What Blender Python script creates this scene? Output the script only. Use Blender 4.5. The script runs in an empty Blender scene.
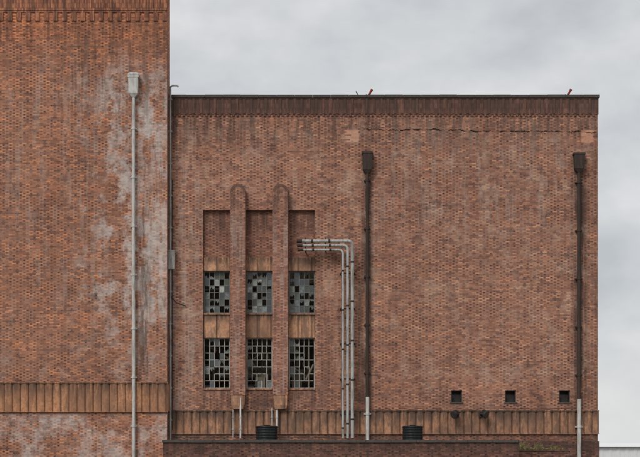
import bpy, math, random
from mathutils import Vector
random.seed(7)
D=70.0; CZ=3.1
def wx(px,y=0.0): return (px-320)/20.0*(D+y)/D
def wz(py,y=0.0):
    z=(457-py)/20.0+3.0
    return CZ+(z-CZ)*(D+y)/D
scn=bpy.context.scene

# ---------------- node helper ----------------
class NB:
    def __init__(s,tree): s.t=tree; s.n=tree.nodes; s.l=tree.links
    def new(s,k): return s.n.new(k)
    def put(s,sock,v):
        if v is None: return
        if isinstance(v,bpy.types.NodeSocket): s.l.new(v,sock)
        else:
            if sock.type=='RGBA' and isinstance(v,(tuple,list)) and len(v)==3: v=(*v,1)
            sock.default_value=v
    def m(s,op,a,b=None,c=None,clamp=False):
        n=s.new('ShaderNodeMath'); n.operation=op; n.use_clamp=clamp
        s.put(n.inputs[0],a); s.put(n.inputs[1],b); s.put(n.inputs[2],c); return n.outputs[0]
    def mix(s,f,a,b,bt='MIX'):
        n=s.new('ShaderNodeMix'); n.data_type='RGBA'; n.blend_type=bt; n.clamp_factor=True
        s.put(n.inputs[0],f); s.put(n.inputs[6],a); s.put(n.inputs[7],b); return n.outputs[2]
    def comb(s,x,y,z):
        n=s.new('ShaderNodeCombineXYZ'); s.put(n.inputs[0],x); s.put(n.inputs[1],y); s.put(n.inputs[2],z); return n.outputs[0]
    def pos(s):
        g=s.new('ShaderNodeNewGeometry'); x=s.new('ShaderNodeSeparateXYZ'); s.l.new(g.outputs['Position'],x.inputs[0])
        return g.outputs['Position'],x.outputs[0],x.outputs[1],x.outputs[2]
    def noise(s,v,sc,det=3,rough=.55):
        n=s.new('ShaderNodeTexNoise'); s.put(n.inputs['Vector'],v); n.inputs['Scale'].default_value=sc
        n.inputs['Detail'].default_value=det; n.inputs['Roughness'].default_value=rough; return n.outputs[0]
    def white(s,v):
        n=s.new('ShaderNodeTexWhiteNoise'); n.noise_dimensions='3D'; s.put(n.inputs['Vector'],v); return n.outputs['Value']
    def ramp(s,f,stops,const=False):
        n=s.new('ShaderNodeValToRGB'); s.put(n.inputs[0],f); cr=n.color_ramp
        if const: cr.interpolation='CONSTANT'
        while len(cr.elements)<len(stops): cr.elements.new(.5)
        for e,(p,c) in zip(cr.elements,stops):
            e.position=p; e.color=(*c,1) if len(c)==3 else c
        return n.outputs[0]
    def mr(s,v,a,b,c=0.,d=1.,smooth=True):
        n=s.new('ShaderNodeMapRange'); n.interpolation_type='SMOOTHSTEP' if smooth else 'LINEAR'
        if a>b: a,b,c,d=b,a,d,c
        s.put(n.inputs[0],v)
        for i,q in zip((1,2,3,4),(a,b,c,d)): n.inputs[i].default_value=q
        return n.outputs[0]
    def box(s,h,z,x0,x1,z0,z1,sx=.3,sz=.3):
        a=s.m('MULTIPLY',s.mr(h,x0-sx,x0+sx),s.mr(h,x1+sx,x1-sx))
        b=s.m('MULTIPLY',s.mr(z,z0-sz,z0+sz),s.mr(z,z1+sz,z1-sz))
        return s.m('MULTIPLY',a,b)
def newmat(name):
    m=bpy.data.materials.new(name); m.use_nodes=True
    nb=NB(m.node_tree); bs=m.node_tree.nodes['Principled BSDF']
    bs.inputs['Specular IOR Level'].default_value=.25
    return m,nb,bs

def simple(name,col,rough=.7,metal=0.,var=.25,sc=3.,streak=True,dirt=(.05,.04,.035),dirtamt=.35):
    m,nb,bs=newmat(name); p,x,y,z=nb.pos()
    v=nb.comb(nb.m('MULTIPLY',x,3.),nb.m('MULTIPLY',y,3.),nb.m('MULTIPLY',z,.5 if streak else 3.))
    n1=nb.noise(v,sc,4,.65); n2=nb.noise(p,9.,2)
    c=nb.mix(nb.mr(n1,.42,.68,0,dirtamt),col,dirt)
    c=nb.mix(nb.mr(n2,.3,.7,0,var),c,tuple(q*.6 for q in col))
    nb.put(bs.inputs['Base Color'],c); bs.inputs['Roughness'].default_value=rough; bs.inputs['Metallic'].default_value=metal
    return m

# stains: (x0,x1,z0,z1,sx,sz,color,lo,hi,strength, mode)
def brick(name,palette,mortar,headmul=.5,stains=(),soldier=False,tint=None,crack=None,seed=0.,big=.45,band=0.):
    m,nb,bs=newmat(name); p,x,y,z=nb.pos(); h=nb.m('ADD',x,y)
    if soldier:
        cw,ch=.0765,.2375
        u=nb.m('DIVIDE',h,cw); v=nb.m('DIVIDE',z,ch)
        fu=nb.m('FRACT',u); fv=nb.m('FRACT',v)
        cell=nb.comb(nb.m('FLOOR',u),nb.m('FLOOR',v),seed)
        mo=nb.m('MAXIMUM',nb.m('LESS_THAN',fu,.16),nb.m('LESS_THAN',fv,.05)); head=None
    else:
        v=nb.m('DIVIDE',z,.075); row=nb.m('FLOOR',v); fv=nb.m('FRACT',v)
        par=nb.m('FLOORED_MODULO',row,2.)
        jit=nb.m('MULTIPLY',nb.white(nb.comb(row,3.,seed)),.06)
        u=nb.m('ADD',nb.m('ADD',nb.m('DIVIDE',h,.3375),nb.m('MULTIPLY',par,.5)),jit)
        fu=nb.m('FRACT',u); head=nb.m('GREATER_THAN',fu,.6667)
        cell=nb.comb(nb.m('ADD',nb.m('MULTIPLY',nb.m('FLOOR',u),2.),head),row,seed)
        ed=nb.m('MINIMUM',nb.m('MINIMUM',fu,nb.m('SUBTRACT',1.,fu)),nb.m('ABSOLUTE',nb.m('SUBTRACT',fu,.6667)))
        mo=nb.m('MAXIMUM',nb.m('LESS_THAN',ed,.022),nb.m('LESS_THAN',fv,.16))
    r=nb.white(cell); c=nb.ramp(r,palette)
    if head is not None:
        r2=nb.white(nb.comb(row,nb.m('FLOOR',u),seed+9.))
        dr=nb.noise(nb.comb(h,0.,nb.m('MULTIPLY',z,1.5)),.45,3,.6)
        hd=nb.m('MULTIPLY',head,nb.m('MULTIPLY',nb.mr(r2,.0,.5,.3,1.),nb.mr(dr,.38,.6,.45,1.)))
        c=nb.mix(hd,c,tuple([headmul,headmul*.95,headmul*1.0]),'MULTIPLY')
        if band>0:
            bn=nb.noise(nb.comb(nb.m('MULTIPLY',h,.12),seed,nb.m('MULTIPLY',nb.m('FLOOR',nb.m('DIVIDE',row,3.)),.5)),1.7,3,.7)
            c=nb.mix(nb.mr(bn,.5,.62,0,band),c,(1.28,1.12,.94),'MULTIPLY')
            c=nb.mix(nb.mr(bn,.46,.36,0,band),c,(.80,.82,.86),'MULTIPLY')
    c=nb.mix(nb.m('MULTIPLY',mo,.85),c,mortar)
    nbig=nb.noise(p,.16,3,.62)
    c=nb.mix(nb.mr(nbig,.40,.60,0,big),c,(.74,.71,.71),'MULTIPLY')
    pc={}
    def strk(k):
        if ('s',k) not in pc: pc['s',k]=nb.noise(nb.comb(nb.m('MULTIPLY',h,2.2),k*3.1,nb.m('MULTIPLY',z,.25)),1.4,4,.7)
        return pc['s',k]
    def ptch(k):
        if ('p',k) not in pc: pc['p',k]=nb.noise(nb.comb(h,k*5.3,nb.m('MULTIPLY',z,.75)),1.0,5,.72)
        return pc['p',k]
    nm=nb.noise(nb.comb(h,0.,nb.m('MULTIPLY',z,.5)),1.1,4,.7)
    c=nb.mix(nb.mr(nm,.5,.66,0,.6),c,(.68,.65,.66),'MULTIPLY')
    c=nb.mix(nb.mr(nm,.47,.34,0,.55),c,(1.25,1.2,1.18),'MULTIPLY')
    if tint:
        for (z0,z1,col,amt) in tint:
            c=nb.mix(nb.mr(z,z0,z1,0,amt),c,col,'MULTIPLY')
    wr=nb.m('ADD',.68,nb.m('MULTIPLY',r,.42))
    for i,(x0,x1,z0,z1,sx,sz,col,lo,hi,st,mode) in enumerate(stains):
        k=nb.box(h,z,x0,x1,z0,z1,sx,sz)
        if mode=='streak': nv=strk(float(i%3))
        elif mode=='patch': nv=ptch(float(i%2))
        else: nv=r
        f=nb.m('MULTIPLY',nb.m('MULTIPLY',k,nb.mr(nv,lo,hi)),st)
        f=nb.m('MULTIPLY',f,wr)
        c=nb.mix(f,c,col)
    if crack:
        x0,x1,zc,th,amp=crack
        cn=nb.noise(nb.comb(h,7.,0.),.8,8,.8)
        off=nb.m('MULTIPLY',nb.m('SUBTRACT',cn,.5),amp)
        off=nb.m('SUBTRACT',off,nb.m('MULTIPLY',nb.m('SUBTRACT',h,x0),.012))
        off=nb.m('SNAP',off,.0375)
        dist=nb.m('ABSOLUTE',nb.m('SUBTRACT',nb.m('SUBTRACT',z,zc),off))
        wn=nb.noise(nb.comb(h,2.,0.),2.,3)
        k=nb.m('LESS_THAN',dist,nb.m('MULTIPLY',nb.mr(wn,.38,.65,.12,1.),th))
        k=nb.m('MULTIPLY',k,nb.m('MULTIPLY',nb.m('GREATER_THAN',h,x0),nb.m('LESS_THAN',h,x1)))
        c=nb.mix(k,c,(.02,.013,.01))
    nb.put(bs.inputs['Base Color'],c); bs.inputs['Roughness'].default_value=.92; bs.inputs['Specular IOR Level'].default_value=.15
    bp=nb.new('ShaderNodeBump'); bp.inputs['Strength'].default_value=.3; bp.inputs['Distance'].default_value=.01
    hh=nb.m('ADD',nb.m('SUBTRACT',1.,mo),nb.m('MULTIPLY',r,.5)); nb.put(bp.inputs['Height'],hh)
    nb.l.new(bp.outputs[0],bs.inputs['Normal'])
    return m

def terracotta(name,a,b,period,dirt,x0=0.,damt=.7,ztops=()):
    m,nb,bs=newmat(name); p,x,y,z=nb.pos()
    h=nb.m('DIVIDE',nb.m('SUBTRACT',x,x0),period)
    r=nb.white(nb.comb(nb.m('FLOOR',h),1.,2.))
    c=nb.mix(r,a,b)
    n=nb.noise(nb.comb(nb.m('MULTIPLY',x,2.5),y,nb.m('MULTIPLY',z,.8)),1.3,5,.72)
    c=nb.mix(nb.mr(n,.42,.62,0,damt),c,dirt)
    n2=nb.noise(p,7.,4,.7); c=nb.mix(nb.mr(n2,.42,.66,0,.55),c,tuple(q*.5 for q in a))
    n3=nb.noise(p,.45,3,.6); c=nb.mix(nb.mr(n3,.42,.60,0,.5),c,dirt)
    if ztops:
        n4=nb.noise(nb.comb(nb.m('MULTIPLY',x,5.),3.,nb.m('MULTIPLY',z,.5)),1.3,4,.7); g4=nb.mr(n4,.35,.58)
        for zt_,ln in ztops:
            k=nb.m('MULTIPLY',nb.m('MULTIPLY',nb.mr(z,zt_-ln,zt_,0,1),nb.m('LESS_THAN',z,zt_+.1)),g4); c=nb.mix(nb.m('MULTIPLY',k,.8),c,(.08,.055,.045))
    fr=nb.m('FRACT',h); g=nb.m('MAXIMUM',nb.m('LESS_THAN',fr,.07),nb.m('GREATER_THAN',fr,.93))
    c=nb.mix(nb.m('MULTIPLY',g,.6),c,(.07,.04,.03))
    nb.put(bs.inputs['Base Color'],c); bs.inputs['Roughness'].default_value=.75
    return m

# ---------------- mesh helper ----------------
class MB:
    def __init__(s): s.v=[]; s.f=[]; s.mi=[]; s.sm=[]
    def add(s,vs,fs,mi=0,sm=False):
        o=len(s.v); s.v+=[tuple(q) for q in vs]
        for f in fs: s.f.append([o+i for i in f]); s.mi.append(mi); s.sm.append(sm)
    def box(s,x0,x1,y0,y1,z0,z1,mi=0):
        vs=[(x,y,z) for z in (z0,z1) for y in (y0,y1) for x in (x0,x1)]
        s.add(vs,[(0,2,3,1),(4,5,7,6),(0,1,5,4),(2,6,7,3),(0,4,6,2),(1,3,7,5)],mi)
    def obox(s,c,ax,ay,az,hx,hy,hz,mi=0):
        c=Vector(c); vs=[]
        for k in (-1,1):
            for j in (-1,1):
                for i in (-1,1): vs.append(c+ax*hx*i+ay*hy*j+az*hz*k)
        s.add(vs,[(0,2,3,1),(4,5,7,6),(0,1,5,4),(2,6,7,3),(0,4,6,2),(1,3,7,5)],mi)
    def tube(s,pts,r,n=12,mi=0,caps=True):
        pts=[Vector(p) for p in pts]; rings=[]
        up=None
        for i,p in enumerate(pts):
            if i==0: t=(pts[1]-p).normalized()
            elif i==len(pts)-1: t=(p-pts[-2]).normalized()
            else: t=((pts[i+1]-p).normalized()+(p-pts[i-1]).normalized()).normalized()
            if up is None:
                up=Vector((0,1,0)) if abs(t.y)<.9 else Vector((1,0,0))
            a=(up-t*up.dot(t)).normalized(); up=a; b=t.cross(a)
            rr=r[i] if isinstance(r,(list,tuple)) else r
            rings.append([p+a*rr*math.cos(2*math.pi*k/n)+b*rr*math.sin(2*math.pi*k/n) for k in range(n)])
        vs=[q for R in rings for q in R]; fs=[]
        for i in range(len(rings)-1):
            for k in range(n):
                fs.append((i*n+k,i*n+(k+1)%n,(i+1)*n+(k+1)%n,(i+1)*n+k))
        s.add(vs,fs,mi,True)
        if caps: s.add(rings[0]+rings[-1],[tuple(range(n))[::-1],tuple(range(n,2*n))],mi)
    def loft(s,cx,cy,secs,mi=0):
        vs=[];fs=[]
        for (z,hx,hy,oy) in secs: vs+=[(cx-hx,cy-hy+oy,z),(cx+hx,cy-hy+oy,z),(cx+hx,cy+hy,z),(cx-hx,cy+hy,z)]
        for i in range(len(secs)-1):
            for k in range(4): fs.append((i*4+k,i*4+(k+1)%4,i*4+4+(k+1)%4,i*4+4+k))
        fs.append((3,2,1,0)); q=len(secs)*4-4; fs.append((q,q+1,q+2,q+3)); s.add(vs,fs,mi)
    def lathe(s,cx,cy,prof,n=32,mi=0,sm=True):
        vs=[];fs=[]
        for (r,z) in prof:
            for k in range(n): vs.append((cx+r*math.cos(2*math.pi*k/n),cy+r*math.sin(2*math.pi*k/n),z))
        for i in range(len(prof)-1):
            for k in range(n): fs.append((i*n+k,i*n+(k+1)%n,(i+1)*n+(k+1)%n,(i+1)*n+k))
        fs.append(tuple(range(n))[::-1]); q=(len(prof)-1)*n; fs.append(tuple(range(q,q+n))); s.add(vs,fs,mi,sm)
    def obj(s,name,mats,parent=None,bevel=0):
        me=bpy.data.meshes.new(name); me.from_pydata(s.v,[],s.f)
        for m in (mats if isinstance(mats,(list,tuple)) else [mats]): me.materials.append(m)
        me.polygons.foreach_set('material_index',s.mi); me.polygons.foreach_set('use_smooth',s.sm)
        me.update(); o=bpy.data.objects.new(name,me); scn.collection.objects.link(o)
        if parent: o.parent=parent
        if bevel:
            b=o.modifiers.new('Bevel','BEVEL'); b.width=bevel; b.segments=2; b.limit_method='ANGLE'
        return o
def empty(name):
    e=bpy.data.objects.new(name,None); scn.collection.objects.link(e); return e

def wall(mb,x0,x1,z0,z1,yf,yb,holes,mi=0):
    xs=sorted({x0,x1,*[h[0] for h in holes],*[h[1] for h in holes]})
    zs=sorted({z0,z1,*[h[2] for h in holes],*[h[3] for h in holes]})
    def solid(i,j):
        if i<0 or j<0 or i>=len(xs)-1 or j>=len(zs)-1: return False
        cx=(xs[i]+xs[i+1])/2; cz=(zs[j]+zs[j+1])/2
        return not any(a<cx<b and c<cz<d for a,b,c,d in holes)
    for i in range(len(xs)-1):
        for j in range(len(zs)-1):
            if not solid(i,j): continue
            a,b,c,d=xs[i],xs[i+1],zs[j],zs[j+1]
            mb.add([(a,yf,c),(b,yf,c),(b,yf,d),(a,yf,d)],[(0,1,2,3)],mi)
            mb.add([(a,yb,c),(b,yb,c),(b,yb,d),(a,yb,d)],[(3,2,1,0)],mi)
            if not solid(i-1,j): mb.add([(a,yf,c),(a,yb,c),(a,yb,d),(a,yf,d)],[(3,2,1,0)],mi)
            if not solid(i+1,j): mb.add([(b,yf,c),(b,yb,c),(b,yb,d),(b,yf,d)],[(0,1,2,3)],mi)
            if not solid(i,j-1): mb.add([(a,yf,c),(b,yf,c),(b,yb,c),(a,yb,c)],[(3,2,1,0)],mi)
            if not solid(i,j+1): mb.add([(a,yf,d),(b,yf,d),(b,yb,d),(a,yb,d)],[(0,1,2,3)],mi)

# ---------------- materials ----------------
YT=-0.8
pal_main=[(0,(.18,.085,.068)),(.12,(.30,.135,.095)),(.45,(.42,.19,.123)),(.85,(.51,.235,.15)),(.95,(.58,.28,.175)),(1,(.70,.33,.19))]
pal_tower=[(0,(.18,.08,.06)),(.12,(.31,.135,.09)),(.45,(.43,.19,.118)),(.82,(.53,.23,.135)),(.94,(.64,.265,.135)),(1,(.76,.30,.14))]
SOOT=(.06,.044,.038); WHT=(.62,.55,.51); ORG=(.66,.33,.22); GRY=(.46,.37,.32)
main_st=[
 (wx(168),wx(600),wz(145),wz(95),.2,.9,SOOT,.43,.60,.7,'streak'),
 (wx(362),wx(372),wz(405),wz(150),.16,.6,SOOT,.35,.55,.8,'streak'),
 (wx(572),wx(587),wz(405),wz(165),.2,.8,SOOT,.38,.56,.8,'streak'),
 (wx(592),wx(600),wz(450),wz(95),.15,.8,SOOT,.42,.6,.55,'streak'),
 (wx(168),wx(200),wz(440),wz(150),.5,2.,GRY,.45,.65,.55,'streak'),
 (wx(345),wx(359),wz(142),wz(130),.05,.04,ORG,0.,.2,.75,'cell'),
 (wx(581),wx(593),wz(143),wz(130),.05,.04,ORG,0.,.2,.75,'cell'),
 (wx(200),wx(600),wz(410),wz(390),.3,.5,SOOT,.45,.66,.5,'patch'),
 (wx(168),wx(600),wz(400),wz(125),1.,2.,(.54,.38,.29),.47,.66,.45,'patch'),
 (wx(380),wx(560),wz(400),wz(140),1.5,2.,(.22,.12,.095),.49,.66,.42,'patch'),
 (wx(168),wx(600),wz(470),wz(433),.1,.1,SOOT,.35,.6,.7,'patch'),
 (wx(200),wx(318),wz(410),wz(388),.3,.3,SOOT,.38,.58,.6,'streak'),
 (wx(380),wx(570),wz(240),wz(132),.8,1.4,GRY,.49,.64,.35,'streak'),
 (wx(318),wx(364),wz(410),wz(255),.3,1.,SOOT,.45,.62,.4,'streak'),
]
def tx(px): return wx(px,YT)+YT
tower_st=[
 (tx(100),tx(168),wz(150,YT),wz(72,YT),.8,1.2,WHT,.44,.60,.8,'patch'),
 (tx(112),tx(168),wz(345,YT),wz(150,YT),.9,2.2,WHT,.44,.62,.75,'patch'),
 (tx(142),tx(168),wz(345,YT),wz(85,YT),.4,2.5,WHT,.45,.62,.5,'streak'),
 (tx(75),tx(132),wz(330,YT),wz(62,YT),.9,1.8,WHT,.49,.65,.5,'patch'),
 (tx(139),tx(150),wz(385,YT),wz(205,YT),.25,1.5,SOOT,.40,.58,.75,'streak'),
 (tx(60),tx(168),wz(120,YT),wz(22,YT),.6,.8,SOOT,.46,.64,.5,'streak'),
 (tx(-60),tx(168),wz(42,YT),wz(20,YT),.3,.5,SOOT,.44,.62,.6,'streak'),
 (tx(-60),tx(168),wz(470,YT),wz(414,YT),.1,.15,WHT,.43,.66,.6,'patch'),
 (tx(-60),tx(110),wz(380,YT),wz(120,YT),1.,2.,(.22,.12,.09),.49,.66,.45,'patch'),
 (tx(-60),tx(168),wz(384,YT),wz(345,YT),1.,.6,GRY,.48,.66,.4,'patch'),
 (tx(-60),tx(110),wz(330,YT),wz(60,YT),1.,2.,GRY,.49,.66,.32,'streak'),
]
M_main=brick('brick_weathered',pal_main,(.23,.185,.155),.40,main_st,crack=(wx(363),wx(596),wz(129),.045,.45),band=.35)
M_tower=brick('brick_tower_weathered',pal_tower,(.25,.195,.16),.42,tower_st,seed=4.,tint=[(wz(75,YT),wz(20,YT),(1.25,1.06,.9),.8)],band=.6)
M_sold=brick('brick_soldier',[(0,(.12,.06,.048)),(.5,(.20,.095,.072)),(1,(.29,.14,.10))],(.10,.075,.062),stains=[(-40,40,wz(113),wz(93),.1,.25,(.06,.046,.04),.28,.60,.75,'streak')],soldier=True)
M_soldt=brick('brick_soldier_tower',[(0,(.26,.10,.065)),(.5,(.46,.18,.105)),(1,(.64,.27,.14))],(.12,.09,.075),stains=[(-40,40,wz(24,YT),wz(-30,YT),.1,.2,SOOT,.43,.62,.75,'streak')],soldier=True,seed=2.)
M_pier=brick('brick_pier',[(0,(.22,.10,.075)),(.5,(.40,.18,.12)),(1,(.53,.25,.16))],(.24,.19,.16),.5,[(-20,20,wz(215),wz(180),.3,1.,SOOT,.4,.6,.6,'streak'),(-20,20,wz(400),wz(220),.3,1.,GRY,.46,.64,.45,'streak')],seed=3.)  # dark stain at the pier tops also paints in shadow there
M_panel=brick('brick_recess_panel',[(0,(.22,.10,.075)),(.5,(.37,.165,.11)),(1,(.50,.235,.15))],(.2,.16,.135),.5,[(-20,20,wz(232),wz(208),.3,.4,SOOT,.35,.6,.7,'streak')],seed=5.)
M_annex=brick('brick_annex_sooty',[(0,(.09,.044,.036)),(.5,(.18,.085,.064)),(1,(.28,.13,.092))],(.13,.105,.09),.6,[(-20,20,wz(450),wz(438),.3,.3,SOOT,.35,.6,.7,'streak')],seed=6.)
M_cop=simple('dark_coping',(.10,.085,.075),.85,var=.5)
M_arch=simple('pier_shade_ring',(.19,.105,.08),.9,var=.6,streak=False)  # dark tone holds both darker brick and shadow around the pier heads
M_conc=simple('concrete',(.30,.27,.24),.9)
M_tcT=terracotta('terracotta_tower',(.51,.235,.12),(.63,.305,.16),.4,(.22,.12,.08),0.,.65,[(wz(384,YT),.8)])
M_tcM=terracotta('terracotta_main',(.42,.21,.12),(.56,.29,.17),.4,(.15,.095,.07),0.,.8,[(wz(412),.8)])
M_tcS=terracotta('terracotta_spandrel',(.56,.29,.165),(.66,.36,.215),.68,(.22,.125,.085),wx(203),.85,[(wz(315),.55),(wz(258),.45)])
M_rust=simple('blackened_iron',(.045,.034,.03),.75,dirt=(.13,.065,.04),dirtamt=.45)
M_galv=simple('galvanised_pipe',(.48,.47,.45),.5,0,dirt=(.14,.11,.09),dirtamt=.7)
M_white=simple('white_plastic_pipe',(.62,.60,.57),.5,dirt=(.26,.21,.17),dirtamt=.6)
M_frame=simple('window_frame_paint',(.52,.50,.46),.7,dirt=(.16,.09,.06),dirtamt=.7)
M_frame2=simple('window_frame_grey',(.26,.26,.25),.7,dirt=(.12,.08,.06),dirtamt=.7)
M_dk=simple('dark_metal',(.035,.035,.035),.5)
M_blk=simple('black_plastic',(.012,.013,.014),.42,var=.2,dirt=(.05,.05,.05),dirtamt=.3)
M_int=simple('interior_plaster',(.26,.22,.17),.9,dirt=(.06,.05,.045),dirtamt=.8)
M_steel=simple('interior_steel',(.36,.32,.24),.7,dirt=(.15,.07,.04),dirtamt=.7)
M_red=simple('red_paint',(.33,.03,.025),.5)
gm,gnb,gbs=newmat('dark_glass'); gbs.inputs['Base Color'].default_value=(.035,.042,.04,1); gbs.inputs['Roughness'].default_value=.1; gbs.inputs['Specular IOR Level'].default_value=.8
M_glass=gm
gm,gnb,gbs=newmat('mixed_glass'); p,x,y,z=gnb.pos()
geo=gnb.new('ShaderNodeNewGeometry'); rr=geo.outputs['Random Per Island']
c=gnb.ramp(rr,[(0,(.06,.075,.065)),(.25,(.13,.16,.13)),(.42,(.12,.14,.17)),(.6,(.24,.26,.24)),(.78,(.20,.24,.26)),(.9,(.40,.41,.36)),(1,(.62,.64,.62))])  # random pane tones from dark to pale, mottled with dirt below
c=gnb.mix(gnb.mr(gnb.noise(p,4.,4,.7),.4,.62,0,.6),c,(.09,.08,.06)); gnb.put(gbs.inputs['Base Color'],c); gbs.inputs['Roughness'].default_value=.35
M_pale=gm

# ---------------- fluted terracotta band ----------------
def fluted(x0,x1,z0,z1,yf,period=.4,bulge=.05):
    mb=MB(); n0=math.floor(x0/period); n1=math.ceil(x1/period); prof=[]
    for i in range(n0,n1):
        a=max(i*period,x0); b=min((i+1)*period,x1)
        if b-a<.02: continue
        K=8; j=random.uniform(-.006,.006)
        prof.append((a,yf))
        for k in range(K+1):
            t=k/K; xx=a+.02+(b-a-.04)*t
            prof.append((xx,yf-.02+j-bulge*math.sin(math.pi*t)**.6 if 0<t<1 else yf-.02))
        prof.append((b,yf))
    vs=[(p[0],p[1],z0) for p in prof]+[(p[0],p[1],z1) for p in prof]; n=len(prof)
    mb.add(vs,[(i,i+1,n+i+1,n+i) for i in range(n-1)],0,False)
    mb.box(x0,x1,yf-.09,yf+.02,z1,z1+.07,0)
    mb.box(x0,x1,yf-.09,yf+.02,z0-.05,z0,0)
    return mb

# ---------------- TOWER ----------------
tower=empty('brick_tower')
TR=wx(167,YT); TL=-34.0; ZT=wz(-26,YT)
mb=MB(); mb.box(TL,TR,YT,.5,-.2,ZT); mb.box(TL,-13.5,.502,22,-.2,ZT-.3); mb.obj('walls',M_tower,tower)
mb=MB(); mb.box(TL-.1,TR+.06,YT-.08,.56,ZT+.001,ZT+.25); mb.box(TL-.1,-13.4,.562,22.1,ZT-.299,ZT-.05); mb.obj('coping',M_cop,tower)
mb=MB()
zb=wz(9.5,YT); mb.box(TL,TR+.02,YT-.045,YT-.002,zb,ZT-.003); mb.obj('soldier_band',M_soldt,tower)
mb=MB()
mb.box(TL,TR+.03,YT-.07,YT-.047,zb-.06,zb+.03)
x=TR+.01
while x>-18:
    mb.box(x-.11,x,YT-.065,YT-.047,zb+.034,ZT-.3); x-=.34
mb.obj('band_ribs',M_soldt,tower)
mb=MB(); x=TR
z1=wz(12.5,YT); z0=wz(21,YT)
while x>-18:
    mb.box(x-.22,x,YT-.055,YT-.002,z0,z1); x-=.45
mb.box(TL,TR+.02,YT-.045,YT-.002,z1+.002,z1+.075)
mb.obj('dentil_course',M_soldt,tower)
fb=fluted(TL,TR+.06,wz(411,YT),wz(383.5,YT),YT-.004); fb.obj('terracotta_band',M_tcT,tower)
mb=MB(); mb.box(TR,TR+.07,YT-.01,-.01,wz(411,YT),wz(383.5,YT)); mb.obj('terracotta_return',M_tcT,tower)

# ---------------- MAIN BUILDING ----------------
main=empty('brick_power_station')
ML=TR+.004; MR=wx(598); ZM=wz(98)
bays=[(203,230),(246,272.5),(288.5,315)]
holes=[(wx(a),wx(b),wz(390),wz(210)) for a,b in bays]
vents=[(451,462),(505,516),(559,570)]
holes+=[(wx(a),wx(b),wz(402),wz(390.3)) for a,b in vents]
mb=MB(); wall(mb,ML,MR,-.2,ZM,0,.55,holes)
mb.box(ML,ML+.4,.55,18,-.2,ZM); mb.box(MR-.5,MR,.552,18,-.2,ZM); mb.box(ML+.402,MR-.502,17.5,18,-.2,ZM)
mb.obj('walls',M_main,main)
mb=MB(); x=ML
while x<MR+.06:
    x2=min(x+.9,MR+.07); mb.box(x+.004,x2-.004,-.11,.6,ZM+random.uniform(0,.006),ZM+.14+random.uniform(-.006,.008)); x=x2
mb.box(MR-.5,MR+.07,.61,18,ZM,ZM+.14); mb.obj('parapet_coping',M_cop,main,.012)
zb=wz(114.5)
mb=MB(); mb.box(ML,MR+.02,-.03,-.002,zb,ZM-.003); mb.obj('soldier_band',M_sold,main)
mb=MB(); x=ML+.1
while x<MR-.12:
    mb.box(x,x+.13,-.052,-.032,zb+.04,ZM-.06); x+=.36
mb.box(ML,MR+.02,-.055,-.032,ZM-.058,ZM-.004)
mb.obj('band_ribs',M_sold,main)
mb=MB(); x=ML+.02
while x<MR-.12:
    mb.box(x,x+.11,-.035,-.002,zb-.10,zb-.004); x+=.225
mb.obj('dentil_course',M_sold,main)
fb=fluted(ML,MR+.04,wz(433),wz(411.5),-.004); fb.obj('terracotta_band',M_tcM,main)
mb=MB(); mb.box(ML,MR+.05,-.07,-.002,-.2,wz(441)); mb.obj('plinth',M_annex,main)
mb=MB(); mb.box(ML+.402,wx(196),.552,17.49,ZM-1.4,ZM-1.1); mb.box(wx(330),MR-.502,.552,17.49,ZM-1.4,ZM-1.1); mb.box(wx(196),wx(330),5.,17.49,ZM-1.4,ZM-1.1)  # unseen roof, gap over the bays added to let daylight inside
mb.obj('roof',M_conc,main)
mb=MB(); mb.box(ML+.402,MR-.502,.552,17.4,wz(398),wz(394)); mb.box(wx(190),wx(335),.552,2.2,wz(330),wz(325))
mb.obj('floors',M_conc,main)
mb=MB(); mb.box(wx(190),wx(340),6.5,6.7,wz(394)+.01,ZM-1.41); mb.box(wx(188),wx(190),.56,6.4,wz(394)+.01,ZM-1.41); mb.box(wx(340),wx(342),.56,6.4,wz(394)+.01,ZM-1.41)
mb.obj('interior_walls',M_int,main)
mb=MB()
for px in (210,224,238,252,262,280,296,308):
    xx=wx(px); yy=random.uniform(1.6,5); mb.box(xx-.07,xx+.07,yy-.07,yy+.07,wz(394)+.01,wz(215))
for k in range(10):
    z=wz(random.uniform(272,392)); y=random.uniform(1.5,5.5); mb.tube([(wx(195),y,z),(wx(335),y,z+random.uniform(-.6,.6))],random.choice([.05,.08,.14]),8)
for k in range(30):
    xx=wx(random.uniform(200,318)); y=random.uniform(.7,2.5); z=wz(random.uniform(345,392))
    mb.tube([(xx,y,z),(xx+random.uniform(-1.2,1.2),y+random.uniform(-.2,.5),z+random.uniform(-1,1))],random.uniform(.02,.07),6)
for k in range(9):
    xx=wx(random.uniform(203,315)); y=random.uniform(.8,1.5); mb.box(xx-.25,xx+.25,y,y+.4,wz(394)+.01,wz(random.uniform(386,366)))
mb.obj('interior_steelwork',M_steel,main)
mb=MB(); mt=MB(); ms=MB()
for a,b in bays:
    x0,x1=wx(a)+.003,wx(b)-.003
    mb.box(x0,x1,.20,.5,wz(257),wz(210)-.003)
    mt.box(x0,x1,.13,.48,wz(270.5),wz(257)-.003)
    xm=(x0+x1)/2
    mt.box(x0,xm-.004,.13,.48,wz(337.5),wz(314.5)); mt.box(xm+.004,x1,.133,.48,wz(337.5),wz(314.5))
    ms.box(x0,x1,.07,.30,wz(314.5)+.003,wz(314.5)+.07)
    ms.box(x0,x1,-.05,.50,wz(390)+.003,wz(390)+.08)
mb.obj('recessed_brick_panels',M_panel,main); mt.obj('terracotta_spandrels',M_tcS,main,.012); ms.obj('window_sills',M_tcM,main)
mp=MB(); ma=MB()
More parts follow.
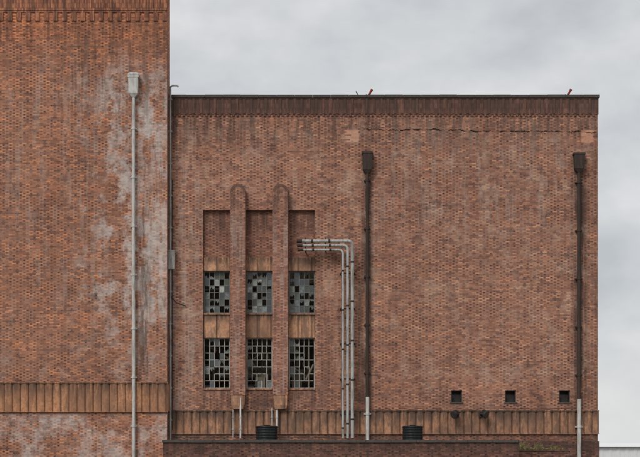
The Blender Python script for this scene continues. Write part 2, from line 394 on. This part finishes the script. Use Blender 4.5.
for a,b in ((230.4,245.4),(272.9,288.1)):
    x0,x1=wx(a,-.35),wx(b,-.35); r=(x1-x0)/2; cx=(x0+x1)/2; zt=wz(184,-.35)-r; z0=wz(395,-.35)
    prof=[(x0,z0),(x1,z0)]+[(cx+r*math.cos(math.pi*k/20),zt+r*math.sin(math.pi*k/20)) for k in range(21)]
    n=len(prof); vs=[(p[0],-.36,p[1]) for p in prof]+[(p[0],-.002,p[1]) for p in prof]
    mp.add(vs,[tuple(range(n))]+[(i,(i+1)%n,n+(i+1)%n,n+i)[::-1] for i in range(n)],0)
    for k in range(13):  # added ring of dark blocks, draws the shaded outline of the head
        t0=math.pi*k/13+.025; t1=math.pi*(k+1)/13-.025; ri,ro=r*.66,r*1.015
        q=[(ri,t0),(ro,t0),(ro,t1),(ri,t1)]
        vs=[(cx+R*math.cos(t),yy_,zt+R*math.sin(t)) for yy_ in (-.368,-.004) for R,t in q]
        ma.add(vs,[(0,1,2,3),(7,6,5,4),(0,4,5,1),(1,5,6,2),(2,6,7,3),(3,7,4,0)])
mp.obj('round_topped_piers',M_pier,main,.015); ma.obj('pier_shade_ring_heads',M_arch,main)
mt=MB()
for a,b in ((230.4,245.4),(272.9,288.1)):
    x0,x1=wx(a,-.35)+.03,wx(b,-.35)-.03; z0=wz(409,-.3); z1=wz(395,-.35)-.004
    mt.loft((x0+x1)/2,-.17,[(z0,(x1-x0)/2*.8,.12,0),(z0+.2,(x1-x0)/2*.95,.165,0),(z1,(x1-x0)/2,.168,0)])
mt.obj('pier_corbels',M_tcS,main,.01)
# windows
mg=MB(); mpale=MB()
def window(mf,x0,x1,z0,z1,cols,rows,pm,pp,seed,bar=.028):
    rnd=random.Random(seed); y=.34
    mf.box(x0,x0+.05,y-.03,y+.03,z0,z1); mf.box(x1-.05,x1,y-.03,y+.03,z0,z1)
    mf.box(x0+.05,x1-.05,y-.03,y+.03,z0,z0+.05); mf.box(x0+.05,x1-.05,y-.03,y+.03,z1-.05,z1)
    W=(x1-x0-.1)/cols; H=(z1-z0-.1)/rows
    for i in range(1,cols):
        w=bar*.5
        for j in range(rows):
            if pm>.6 and rnd.random()<.1: continue
            dx=rnd.uniform(-.012,.012) if pm>.6 else 0
            mf.box(x0+.05+W*i-w+dx,x0+.05+W*i+w+dx,y-.022,y+.022,z0+.05+H*j,z0+.05+H*(j+1)-(.0 if j==rows-1 else .001))
    for j in range(1,rows):
        for i in range(cols):
            if pm>.6 and rnd.random()<.12: continue
            mf.box(x0+.05+W*i+bar*.5+.003,x0+.05+W*(i+1)-bar*.5-.003,y-.0195,y+.0195,z0+.05+H*j-bar*.45,z0+.05+H*j+bar*.45)
    for i in range(cols):
        for j in range(rows):
            r=rnd.random(); a=x0+.05+W*i+.01; c=z0+.05+H*j+.01; b=a+W-.02; d=c+H-.02
            if r<pm: continue
            tgt=mpale if r<pm+pp else mg
            t1=rnd.uniform(-.008,.008); t2=rnd.uniform(-.008,.008)
            P=[(a,y+t1,c),(b,y+t2,c),(b,y-t1,d),(a,y-t2,d)]
            if rnd.random()<.28:
                base=rnd.choice([0,3]); 
                if base==0: pts=[(a,c),(b,c)]; n_=5; top=[(b-(b-a)*k/n_,c+(d-c)*rnd.uniform(.1,.65)) for k in range(n_+1)]
                else: pts=[(b,d),(a,d)]; n_=5; top=[(a+(b-a)*k/n_,d-(d-c)*rnd.uniform(.1,.65)) for k in range(n_+1)]
                q=pts+top; tgt.add([(u,y,v) for u,v in q],[tuple(range(len(q)))])
            else: tgt.add(P,[(0,1,2,3)])
mfu=MB(); mfl=MB()
for n,(a,b) in enumerate(bays):
    x0,x1=wx(a)+.01,wx(b)-.01
    window(mfu,x0,x1,wz(314.5)+.075,wz(270.5)-.003,5,6,.18,(.55,.5,.6)[n],11+n)
    window(mfl,x0,x1,wz(390)+.085,wz(337.5)-.003,5,7,(.66,.78,.86)[n],(.2,.16,.08)[n],31+n,.034)
mfu.obj('upper_window_frames',M_frame2,main); mfl.obj('lower_window_frames',M_frame,main); mg.obj('window_panes_dark',M_glass,main); mpale.obj('window_panes_mixed',M_pale,main)
mb=MB(); mk=MB()
for a,b in vents:
    x0,x1=wx(a),wx(b); z0,z1=wz(402),wz(390.3)
    mb.box(x0-.05,x1+.05,-.04,.3,z0-.07,z0-.001); 
    mb.box(x0,x0+.04,.06,.14,z0,z1); mb.box(x1-.04,x1,.06,.14,z0,z1); mb.box(x0+.04,x1-.04,.06,.14,z1-.04,z1)
    mk.box(x0-.1,x1+.1,.56,.9,z0-.1,z1+.1)  # dark box behind each opening stands in for the unlit interior
    mk.box(x0+.05,x1-.05,.30,.33,z0,z0+.22)
mb.obj('vent_frames',M_cop,main); mk.obj('vent_shade_fill',M_dk,main)

# ---------------- drainpipes ----------------
def pathpipe(mb,x,y,z0,z1,r,mi=0,n=14,collar=2.4):
    mb.tube([(x,y,z0),(x,y,z1)],r,n,mi)
    z=z0+1.2
    while z<z1-.3:
        mb.tube([(x,y,z),(x,y,z+.12)],r*1.25,n,mi); mb.box(x-r*1.9,x+r*1.9,y+r*.4,y+r+.09,z+.02,z+.08,mi); z+=collar
def drain(px,yw,py_top,hop_h,hw,py_split,py_bot,r,mats,shoe=False):
    e=empty('drainpipe'); y=yw-.2; x=wx(px,y)
    zt=wz(py_top,y); zh=wz(py_top+hop_h,y)
    mb=MB(); mb.loft(x,y,[(zh-.12,r*1.05,r*1.05,0),(zh,hw*.75,.13,0),(zh+.06,hw*.9,.16,0),(zt-.1,hw*.95,.17,0),(zt-.1,hw*1.1,.185,0),(zt,hw*1.1,.185,0)]); mb.obj('hopper',mats[0],e,.015)
    zs=wz(py_split,y); zb=wz(py_bot,y)
    mb=MB(); pathpipe(mb,x,y,zs,zh-.1,r); mb.obj('pipe',mats[1],e)
    if py_bot>py_split:
        mb=MB(); pathpipe(mb,x+.01,y,zb,zs+.05,r*1.12)
        if shoe: mb.tube([(x+.01,y,zb+.1),(x+.01,y,zb-.03),(x+.01,y-.15,zb-.15)],r*1.12,14)
        mb.obj('lower_pipe',mats[2],e)
    return e
drain(367.3,0,152,19,.25,398,439,.085,[M_rust,M_rust,M_white],True)
drain(579,0,153,17,.27,400,500,.09,[M_rust,M_rust,M_white])
e=drain(133.5,YT,76,19,.25,300,500,.075,[M_white,M_white,M_white])
y=YT-.2; x=wx(133.5,y); z=wz(76,y)
mb=MB(); mb.loft(x,y,[(z+.004,.285,.19,0),(z+.07,.27,.18,0),(z+.16,.17,.12,0)]); mb.obj('hopper_cap',M_galv,e)
e=empty('corner_service_pipe'); y=-.14; x=wx(170.3,y)
mb=MB(); pathpipe(mb,x,y,2,wz(90),.05,0,10,1.6); mb.tube([(x,y,wz(90)),(x,y,wz(88)),(x+.1,y,wz(86.5)),(x+.35,y,wz(86.5)),(x+.4,y,wz(87.5))],.045,10)
mb.obj('pipe',M_galv,e)
mb=MB(); mb.box(x-.1,x+.24,y-.2,y-.05,wz(270),wz(252)); mb.box(x-.12,x+.26,y-.22,y-.04,wz(252)+.002,wz(252)+.05); mb.obj('junction_box',M_galv,e,.02)
mb=MB(); mb.tube([(x,y,wz(296)),(x+.3,y-.1,wz(303)),(x+.75,y+.08,wz(306))],.025,8); mb.tube([(x+.1,y+.06,wz(180)),(x+.1,y+.06,wz(430))],.02,8); mb.obj('cables',M_dk,e)

# ---------------- exhaust ducts ----------------
e=empty('exhaust_duct_run'); yy=-.55
mb=MB(); mk=MB()
for k,(pyh,pxv) in enumerate(((241,352.3),(245.4,347.6),(249.8,342.9))):
    z=wz(pyh,yy); xv=wx(pxv,yy); xs=wx(297+k*.6,yy); r=(.08,.065,.055)[k]; R=.2
    pts=[(xs,yy,z),(xv-R,yy,z)]+[(xv-R+R*math.sin(a),yy,z-R+R*math.cos(a)) for a in [math.pi/2*i/6 for i in range(1,7)]]+[(xv,yy,wz(438,yy))]
    mb.tube(pts,r,14,0)
    mk.tube([(xs-.02,yy,z),(xs+.25,yy,z)],r*1.25,14)
    q=xs+.7
    while q<xv-.5: mk.tube([(q,yy,z),(q+.1,yy,z)],r*1.15,14); q+=.85
    q=z-1.
    while q>wz(434): mk.tube([(xv,yy,q),(xv,yy,q-.08)],r*1.15,14); q-=1.95
for pyb in (275,310,345,380,415):
    z=wz(pyb); mk.box(wx(340),wx(355),yy+.1,yy+.15,z,z+.06); mk.box(wx(340),wx(340)+.05,yy+.152,-.002,z,z+.06); mk.box(wx(355)-.05,wx(355),yy+.152,-.002,z,z+.06)
for px in (305,325):
    mk.box(wx(px),wx(px)+.05,yy+.1,.0 if px>316 else .19,wz(252),wz(252)+.06); mk.box(wx(px),wx(px)+.05,yy+.095,yy+.145,wz(252)+.062,wz(239))
mb.obj('ducts',M_galv,e); mk.obj('collars_and_brackets',M_rust,e)

for px in (240.5,277,272,233):
    e=empty('waste_pipe'); y=-.22 if px>250 else -.3; x=wx(px,y)
    mb=MB(); mb.tube([(x,y,wz(438,y)),(x,y,wz(411 if px!=240.5 else 398,y)),(x,-.1,wz(409 if px!=240.5 else 396,y)+.06)],.045 if px in(240.5,277) else .03,10); 
    for z in (wz(430),wz(418)): mb.tube([(x,y,z),(x,y,z+.07)],.06,10)
    mb.obj('pipe',M_white if px in(240.5,277) else M_galv,e)
e=empty('wall_cable'); mb=MB()
pts=[(wx(174+i*6),-.16,wz(437)-.05*math.sin(i*.9)**2) for i in range(28)]
mb.tube(pts,.018,6); pts=[(wx(352+i*6),-.16,wz(408.5)-.06*math.sin(i*1.1)**2) for i in range(16)]
mb.tube(pts,.012,6)
mb.tube([(wx(455),-.14,wz(408)),(wx(470),-.14,wz(410)),(wx(486),-.14,wz(408)),(wx(540),-.14,wz(409)),(wx(576),-.14,wz(408))],.012,6)
mb.obj('cable',M_dk,e)

# ---------------- floodlights ----------------
def flood(px,py,side):
    e=empty('floodlight'); y=-.5; x=wx(px,y); z=wz(py,y)
    f=Vector((side*.75,-.6,-.45)).normalized(); s=f.cross(Vector((0,0,1))).normalized(); u=s.cross(f)
    c=Vector((x,y,z))
    mb=MB(); mb.tube([c-f*.2,c-f*.17,c-f*.04,c+f*.10,c+f*.13],[.06,.11,.16,.2,.205],18)
    for i in range(3): mb.tube([c-f*(.14-i*.05),c-f*(.125-i*.05)],.165+.012*i,18)
    mb.obj('housing',M_dk,e)
    mb=MB(); mb.tube([c+f*.132,c+f*.14],[.18,.16],18); mb.obj('lens',M_glass,e)
    mb=MB(); 
    for k in (-1,1): mb.obox(c+s*k*.215-f*.08,s,f,u,.008,.14,.02)
    mb.obox(c-f*.23,s,f,u,.222,.012,.02); mb.tube([c-f*.23,(x-side*.15,-.1,z-.05),(x-side*.15,0,z-.05)],.028,8); mb.box(x-side*.15-.08,x-side*.15+.08,-.11,-.08,z-.14,z+.06); mb.obj('bracket',M_rust,e)
flood(455,414,-1); flood(484.5,414,1)

# ---------------- annex ----------------
ann=empty('low_brick_annex'); YA=-4.
ax0,ax1=wx(163,YA),wx(519,YA); za=wz(442.5,YA)
mb=MB(); mb.box(ax0,ax1,YA,-.9,-.2,za-.004); mb.box(TR+.1,ax1,-.9,-.075,-.2,za-.004); mb.obj('walls',M_annex,ann)
mb=MB(); x=ax0-.05
while x<ax1:
    x2=min(x+1.2,ax1+.05); mb.box(x+.005,x2-.005,YA-.07,YA+.4,za+random.uniform(-.002,0.006),za+.12+random.uniform(-.01,.01)); x=x2
mb.obj('coping',M_cop,ann,.012)
mb=MB(); mb.box(TR+.1,ax1-.01,YA+.41,-.08,za-.002,za+.03); mb.obj('roof_felt',M_cop,ann)
ax2=wx(570,-2.5)
mb=MB(); mb.box(ax1+.003,ax2,-2.5,-.075,-.2,wz(451,-2.5)); mb.box(ax1+.003,ax2+.03,-2.54,-.08,wz(451,-2.5)+.002,wz(449.5,-2.5)); mb.obj('lower_step',M_annex,ann)

# ---------------- tanks ----------------
def tank(px,py0,w,h):
    e=empty('black_water_tank'); y=-1.6; x=wx(px,y); r=w/2; zb=za+.032
    mb=MB(); prof=[(r*.93,zb),(r*.96,zb+.03)]
    for i in range(5):
        a=zb+.05+h*.8*i/5; d=h*.8/5; prof+=[(r*.97,a),(r,a+d*.25),(r,a+d*.7),(r*.97,a+d*.95)]
    prof+=[(r*.97,zb+h*.86),(r*1.04,zb+h*.87),(r*1.04,zb+h*.93)]; mb.lathe(x,y,prof); mb.obj('body',M_blk,e)
    mb=MB(); mb.lathe(x,y,[(r*1.0,zb+h*.93+.002),(r*.9,zb+h*.98),(r*.3,zb+h),(r*.28,zb+h+.03),(r*.1,zb+h+.035)]); mb.obj('lid',M_blk,e)
tank(266.8,440,1.08,.82); tank(412.5,440,1.0,.82)

# ---------------- roof fittings ----------------
def roofitem(px):
    e=empty('rooftop_red_fitting'); y=.25; x=wx(px,y); z=ZM+.13  # small red fitting of unknown kind, a flared tube on a stand
    mb=MB(); mb.tube([(x-.12,y,z),(x+.0,y,z+.22)],.035,8); mb.box(x-.22,x-.02,y-.1,y+.1,z,z+.05); mb.tube([(x-.12,y,z+.03),(x-.2,y,z+.12)],.02,6); mb.obj('stand',M_rust,e)
    mb=MB(); mb.tube([(x-.03,y,z+.12),(x+.03,y,z+.24),(x+.1,y,z+.36)],[.05,.055,.075],10); mb.obj('red_tube',M_red,e)
roofitem(370); roofitem(569)
e=empty('rooftop_stay_pole'); mb=MB(); x=wx(358.5); mb.tube([(x+.05,.3,ZM+.1),(x-.12,.3,ZM+.42)],.022,8); mb.obj('pole',M_dk,e)
mb=MB(); mb.box(x,x+.12,.24,.36,ZM+.14,ZM+.17); mb.obj('base',M_dk,e)

# ---------------- weeds ----------------
def leafmat(name,a,b):
    m,nb,bs=newmat(name); p,_,_,_=nb.pos(); nb.put(bs.inputs['Base Color'],nb.mix(nb.mr(nb.noise(p,6.,2),.35,.65),a,b)); bs.inputs['Roughness'].default_value=.8; return m
M_leaf=leafmat('weed_leaves',(.085,.105,.035),(.30,.24,.11)); M_tree=leafmat('tree_leaves',(.05,.075,.03),(.10,.12,.05))
mb=MB(); zt=wz(449.5,-2.5)
for i in range(200):
    t=random.random(); bx=wx(520+t*42,-2.3); by=random.uniform(-2.5,-1.3); hh=random.uniform(.10,.48)*(1.05-.8*t)*(.6+.5*math.sin(t*17))
    if hh<.06: hh=.06
    dx=random.uniform(-.25,.25); pts=[(bx+dx*s*s*hh*2,by,zt+hh*s) for s in (0,.35,.7,1)]
    mb.tube(pts,.006,3)
    for k in range(12):
        s=random.uniform(.1,1); c=Vector((bx+dx*s*s*hh*2,by,zt+hh*s)); a=random.uniform(0,6.28); d=Vector((math.cos(a),math.sin(a),random.uniform(-.3,.6)))*random.uniform(.03,.08); w=Vector((-d.y,0,abs(d.x)+.01)).normalized()*.016
        mb.add([c,c+d*.5+w,c+d,c+d*.5-w],[(0,1,2,3)])
mb.obj('roof_weeds',M_leaf)

# ---------------- ground + distance ----------------
m,nb,bs=newmat('ground_asphalt_grass'); p,x,y,z=nb.pos()
n=nb.noise(p,.02,4); c=nb.mix(nb.mr(n,.4,.6),(.06,.06,.058),(.09,.10,.05)); c=nb.mix(nb.mr(nb.noise(p,3.,5),.3,.7,0,.4),c,(.11,.105,.1))
nb.put(bs.inputs['Base Color'],c); bs.inputs['Roughness'].default_value=.9
mb=MB(); mb.add([(-3000,-3000,0),(3000,-3000,0),(3000,3000,0),(-3000,3000,0)],[(0,1,2,3)]); mb.obj('ground',m)
M_wh=simple('pale_cladding',(.8,.8,.79),.6,dirtamt=.12,var=.1); 
e=empty('distant_warehouse'); yd=130.; x0=wx(592,yd); x1=wx(720,yd); z1=wz(444,yd)
mb=MB(); mb.box(x0,x1,yd,yd+40,0,z1-.4)
q=x0
while q<x1: mb.box(q,q+.4,yd-.06,yd-.003,0,z1-.45); q+=1.2
mb.obj('walls',M_wh,e)
mb=MB(); mb.add([(x0-.5,yd-.5,z1-.4),(x1+.5,yd-.5,z1-.4),(x1+.5,yd+20,z1+.3),(x0-.5,yd+20,z1+.3),(x1+.5,yd+40.5,z1-.4),(x0-.5,yd+40.5,z1-.4)],[(0,1,2,3),(3,2,4,5)]); mb.obj('roof',M_wh,e)
mb=MB()
for i in range(9000):
    t=random.random(); cx=-60+t*330; cl=math.sin(cx*.21)*.5+math.sin(cx*.083+1)*.6+3.6
    zc=cl*random.random()**.7; c=Vector((cx,260+random.uniform(-6,6),zc))
    a=Vector((random.uniform(-1,1),random.uniform(-1,1),random.uniform(-1,1)))*.6; b=Vector((random.uniform(-1,1),random.uniform(-1,1),random.uniform(-1,1)))*.6
    mb.add([c,c+a,c+a+b,c+b],[(0,1,2,3)])
mb.obj('distant_trees',M_tree)

# ---------------- world ----------------
sd=Vector((-.45,-.75,.85)).normalized()
w=bpy.data.worlds.new('World'); scn.world=w; w.use_nodes=True; nb=NB(w.node_tree); bg=w.node_tree.nodes['Background']
sky=nb.new('ShaderNodeTexSky'); sky.sky_type='NISHITA'; sky.sun_disc=False
sky.sun_elevation=math.asin(sd.z); sky.sun_rotation=math.atan2(sd.x,sd.y)
tc=nb.new('ShaderNodeTexCoord'); sp=nb.new('ShaderNodeSeparateXYZ'); nb.l.new(tc.outputs['Generated'],sp.inputs[0])
v=nb.comb(nb.m('ADD',sp.outputs[0],3.1),sp.outputs[1],nb.m('MULTIPLY',sp.outputs[2],1.9))
n1=nb.noise(v,7.5,5,.54); n2=nb.noise(v,3.,3,.5)
nn=nb.m('ADD',nb.m('MULTIPLY',n1,.55),nb.m('MULTIPLY',n2,.45))
cc=nb.ramp(nn,[(.40,(5.2,5.4,5.65)),(.47,(6.0,6.2,6.4)),(.53,(6.8,6.9,7.0)),(.61,(7.9,7.95,7.95))])
hz=nb.mr(sp.outputs[2],.09,.0,0,.6); cc=nb.mix(hz,cc,(7.6,7.7,7.8))
up=nb.mix(.94,sky.outputs[0],cc)
nb.put(bg.inputs[0],up); bg.inputs[1].default_value=.1
L=bpy.data.lights.new('sun','SUN'); L.energy=1.5; L.angle=math.radians(22); L.color=(1,.97,.93)
lo=bpy.data.objects.new('sun',L); scn.collection.objects.link(lo); lo.rotation_euler=(-sd).to_track_quat('-Z','Y').to_euler(); lo.location=(-20,-40,50)
L.energy=1.85

# ---------------- camera ----------------
cd=bpy.data.cameras.new('camera'); cam=bpy.data.objects.new('camera',cd); scn.collection.objects.link(cam)
cam.location=(0,-D,CZ); cam.rotation_euler=(math.radians(90),0,0)
cd.sensor_width=36; cd.lens=36*D/32; cd.shift_y=((3+457/40)-CZ)/32; cd.clip_end=6000; cd.clip_start=.5
scn.camera=cam
scn.view_settings.view_transform='Standard'; scn.view_settings.look='None'; scn.view_settings.exposure=0
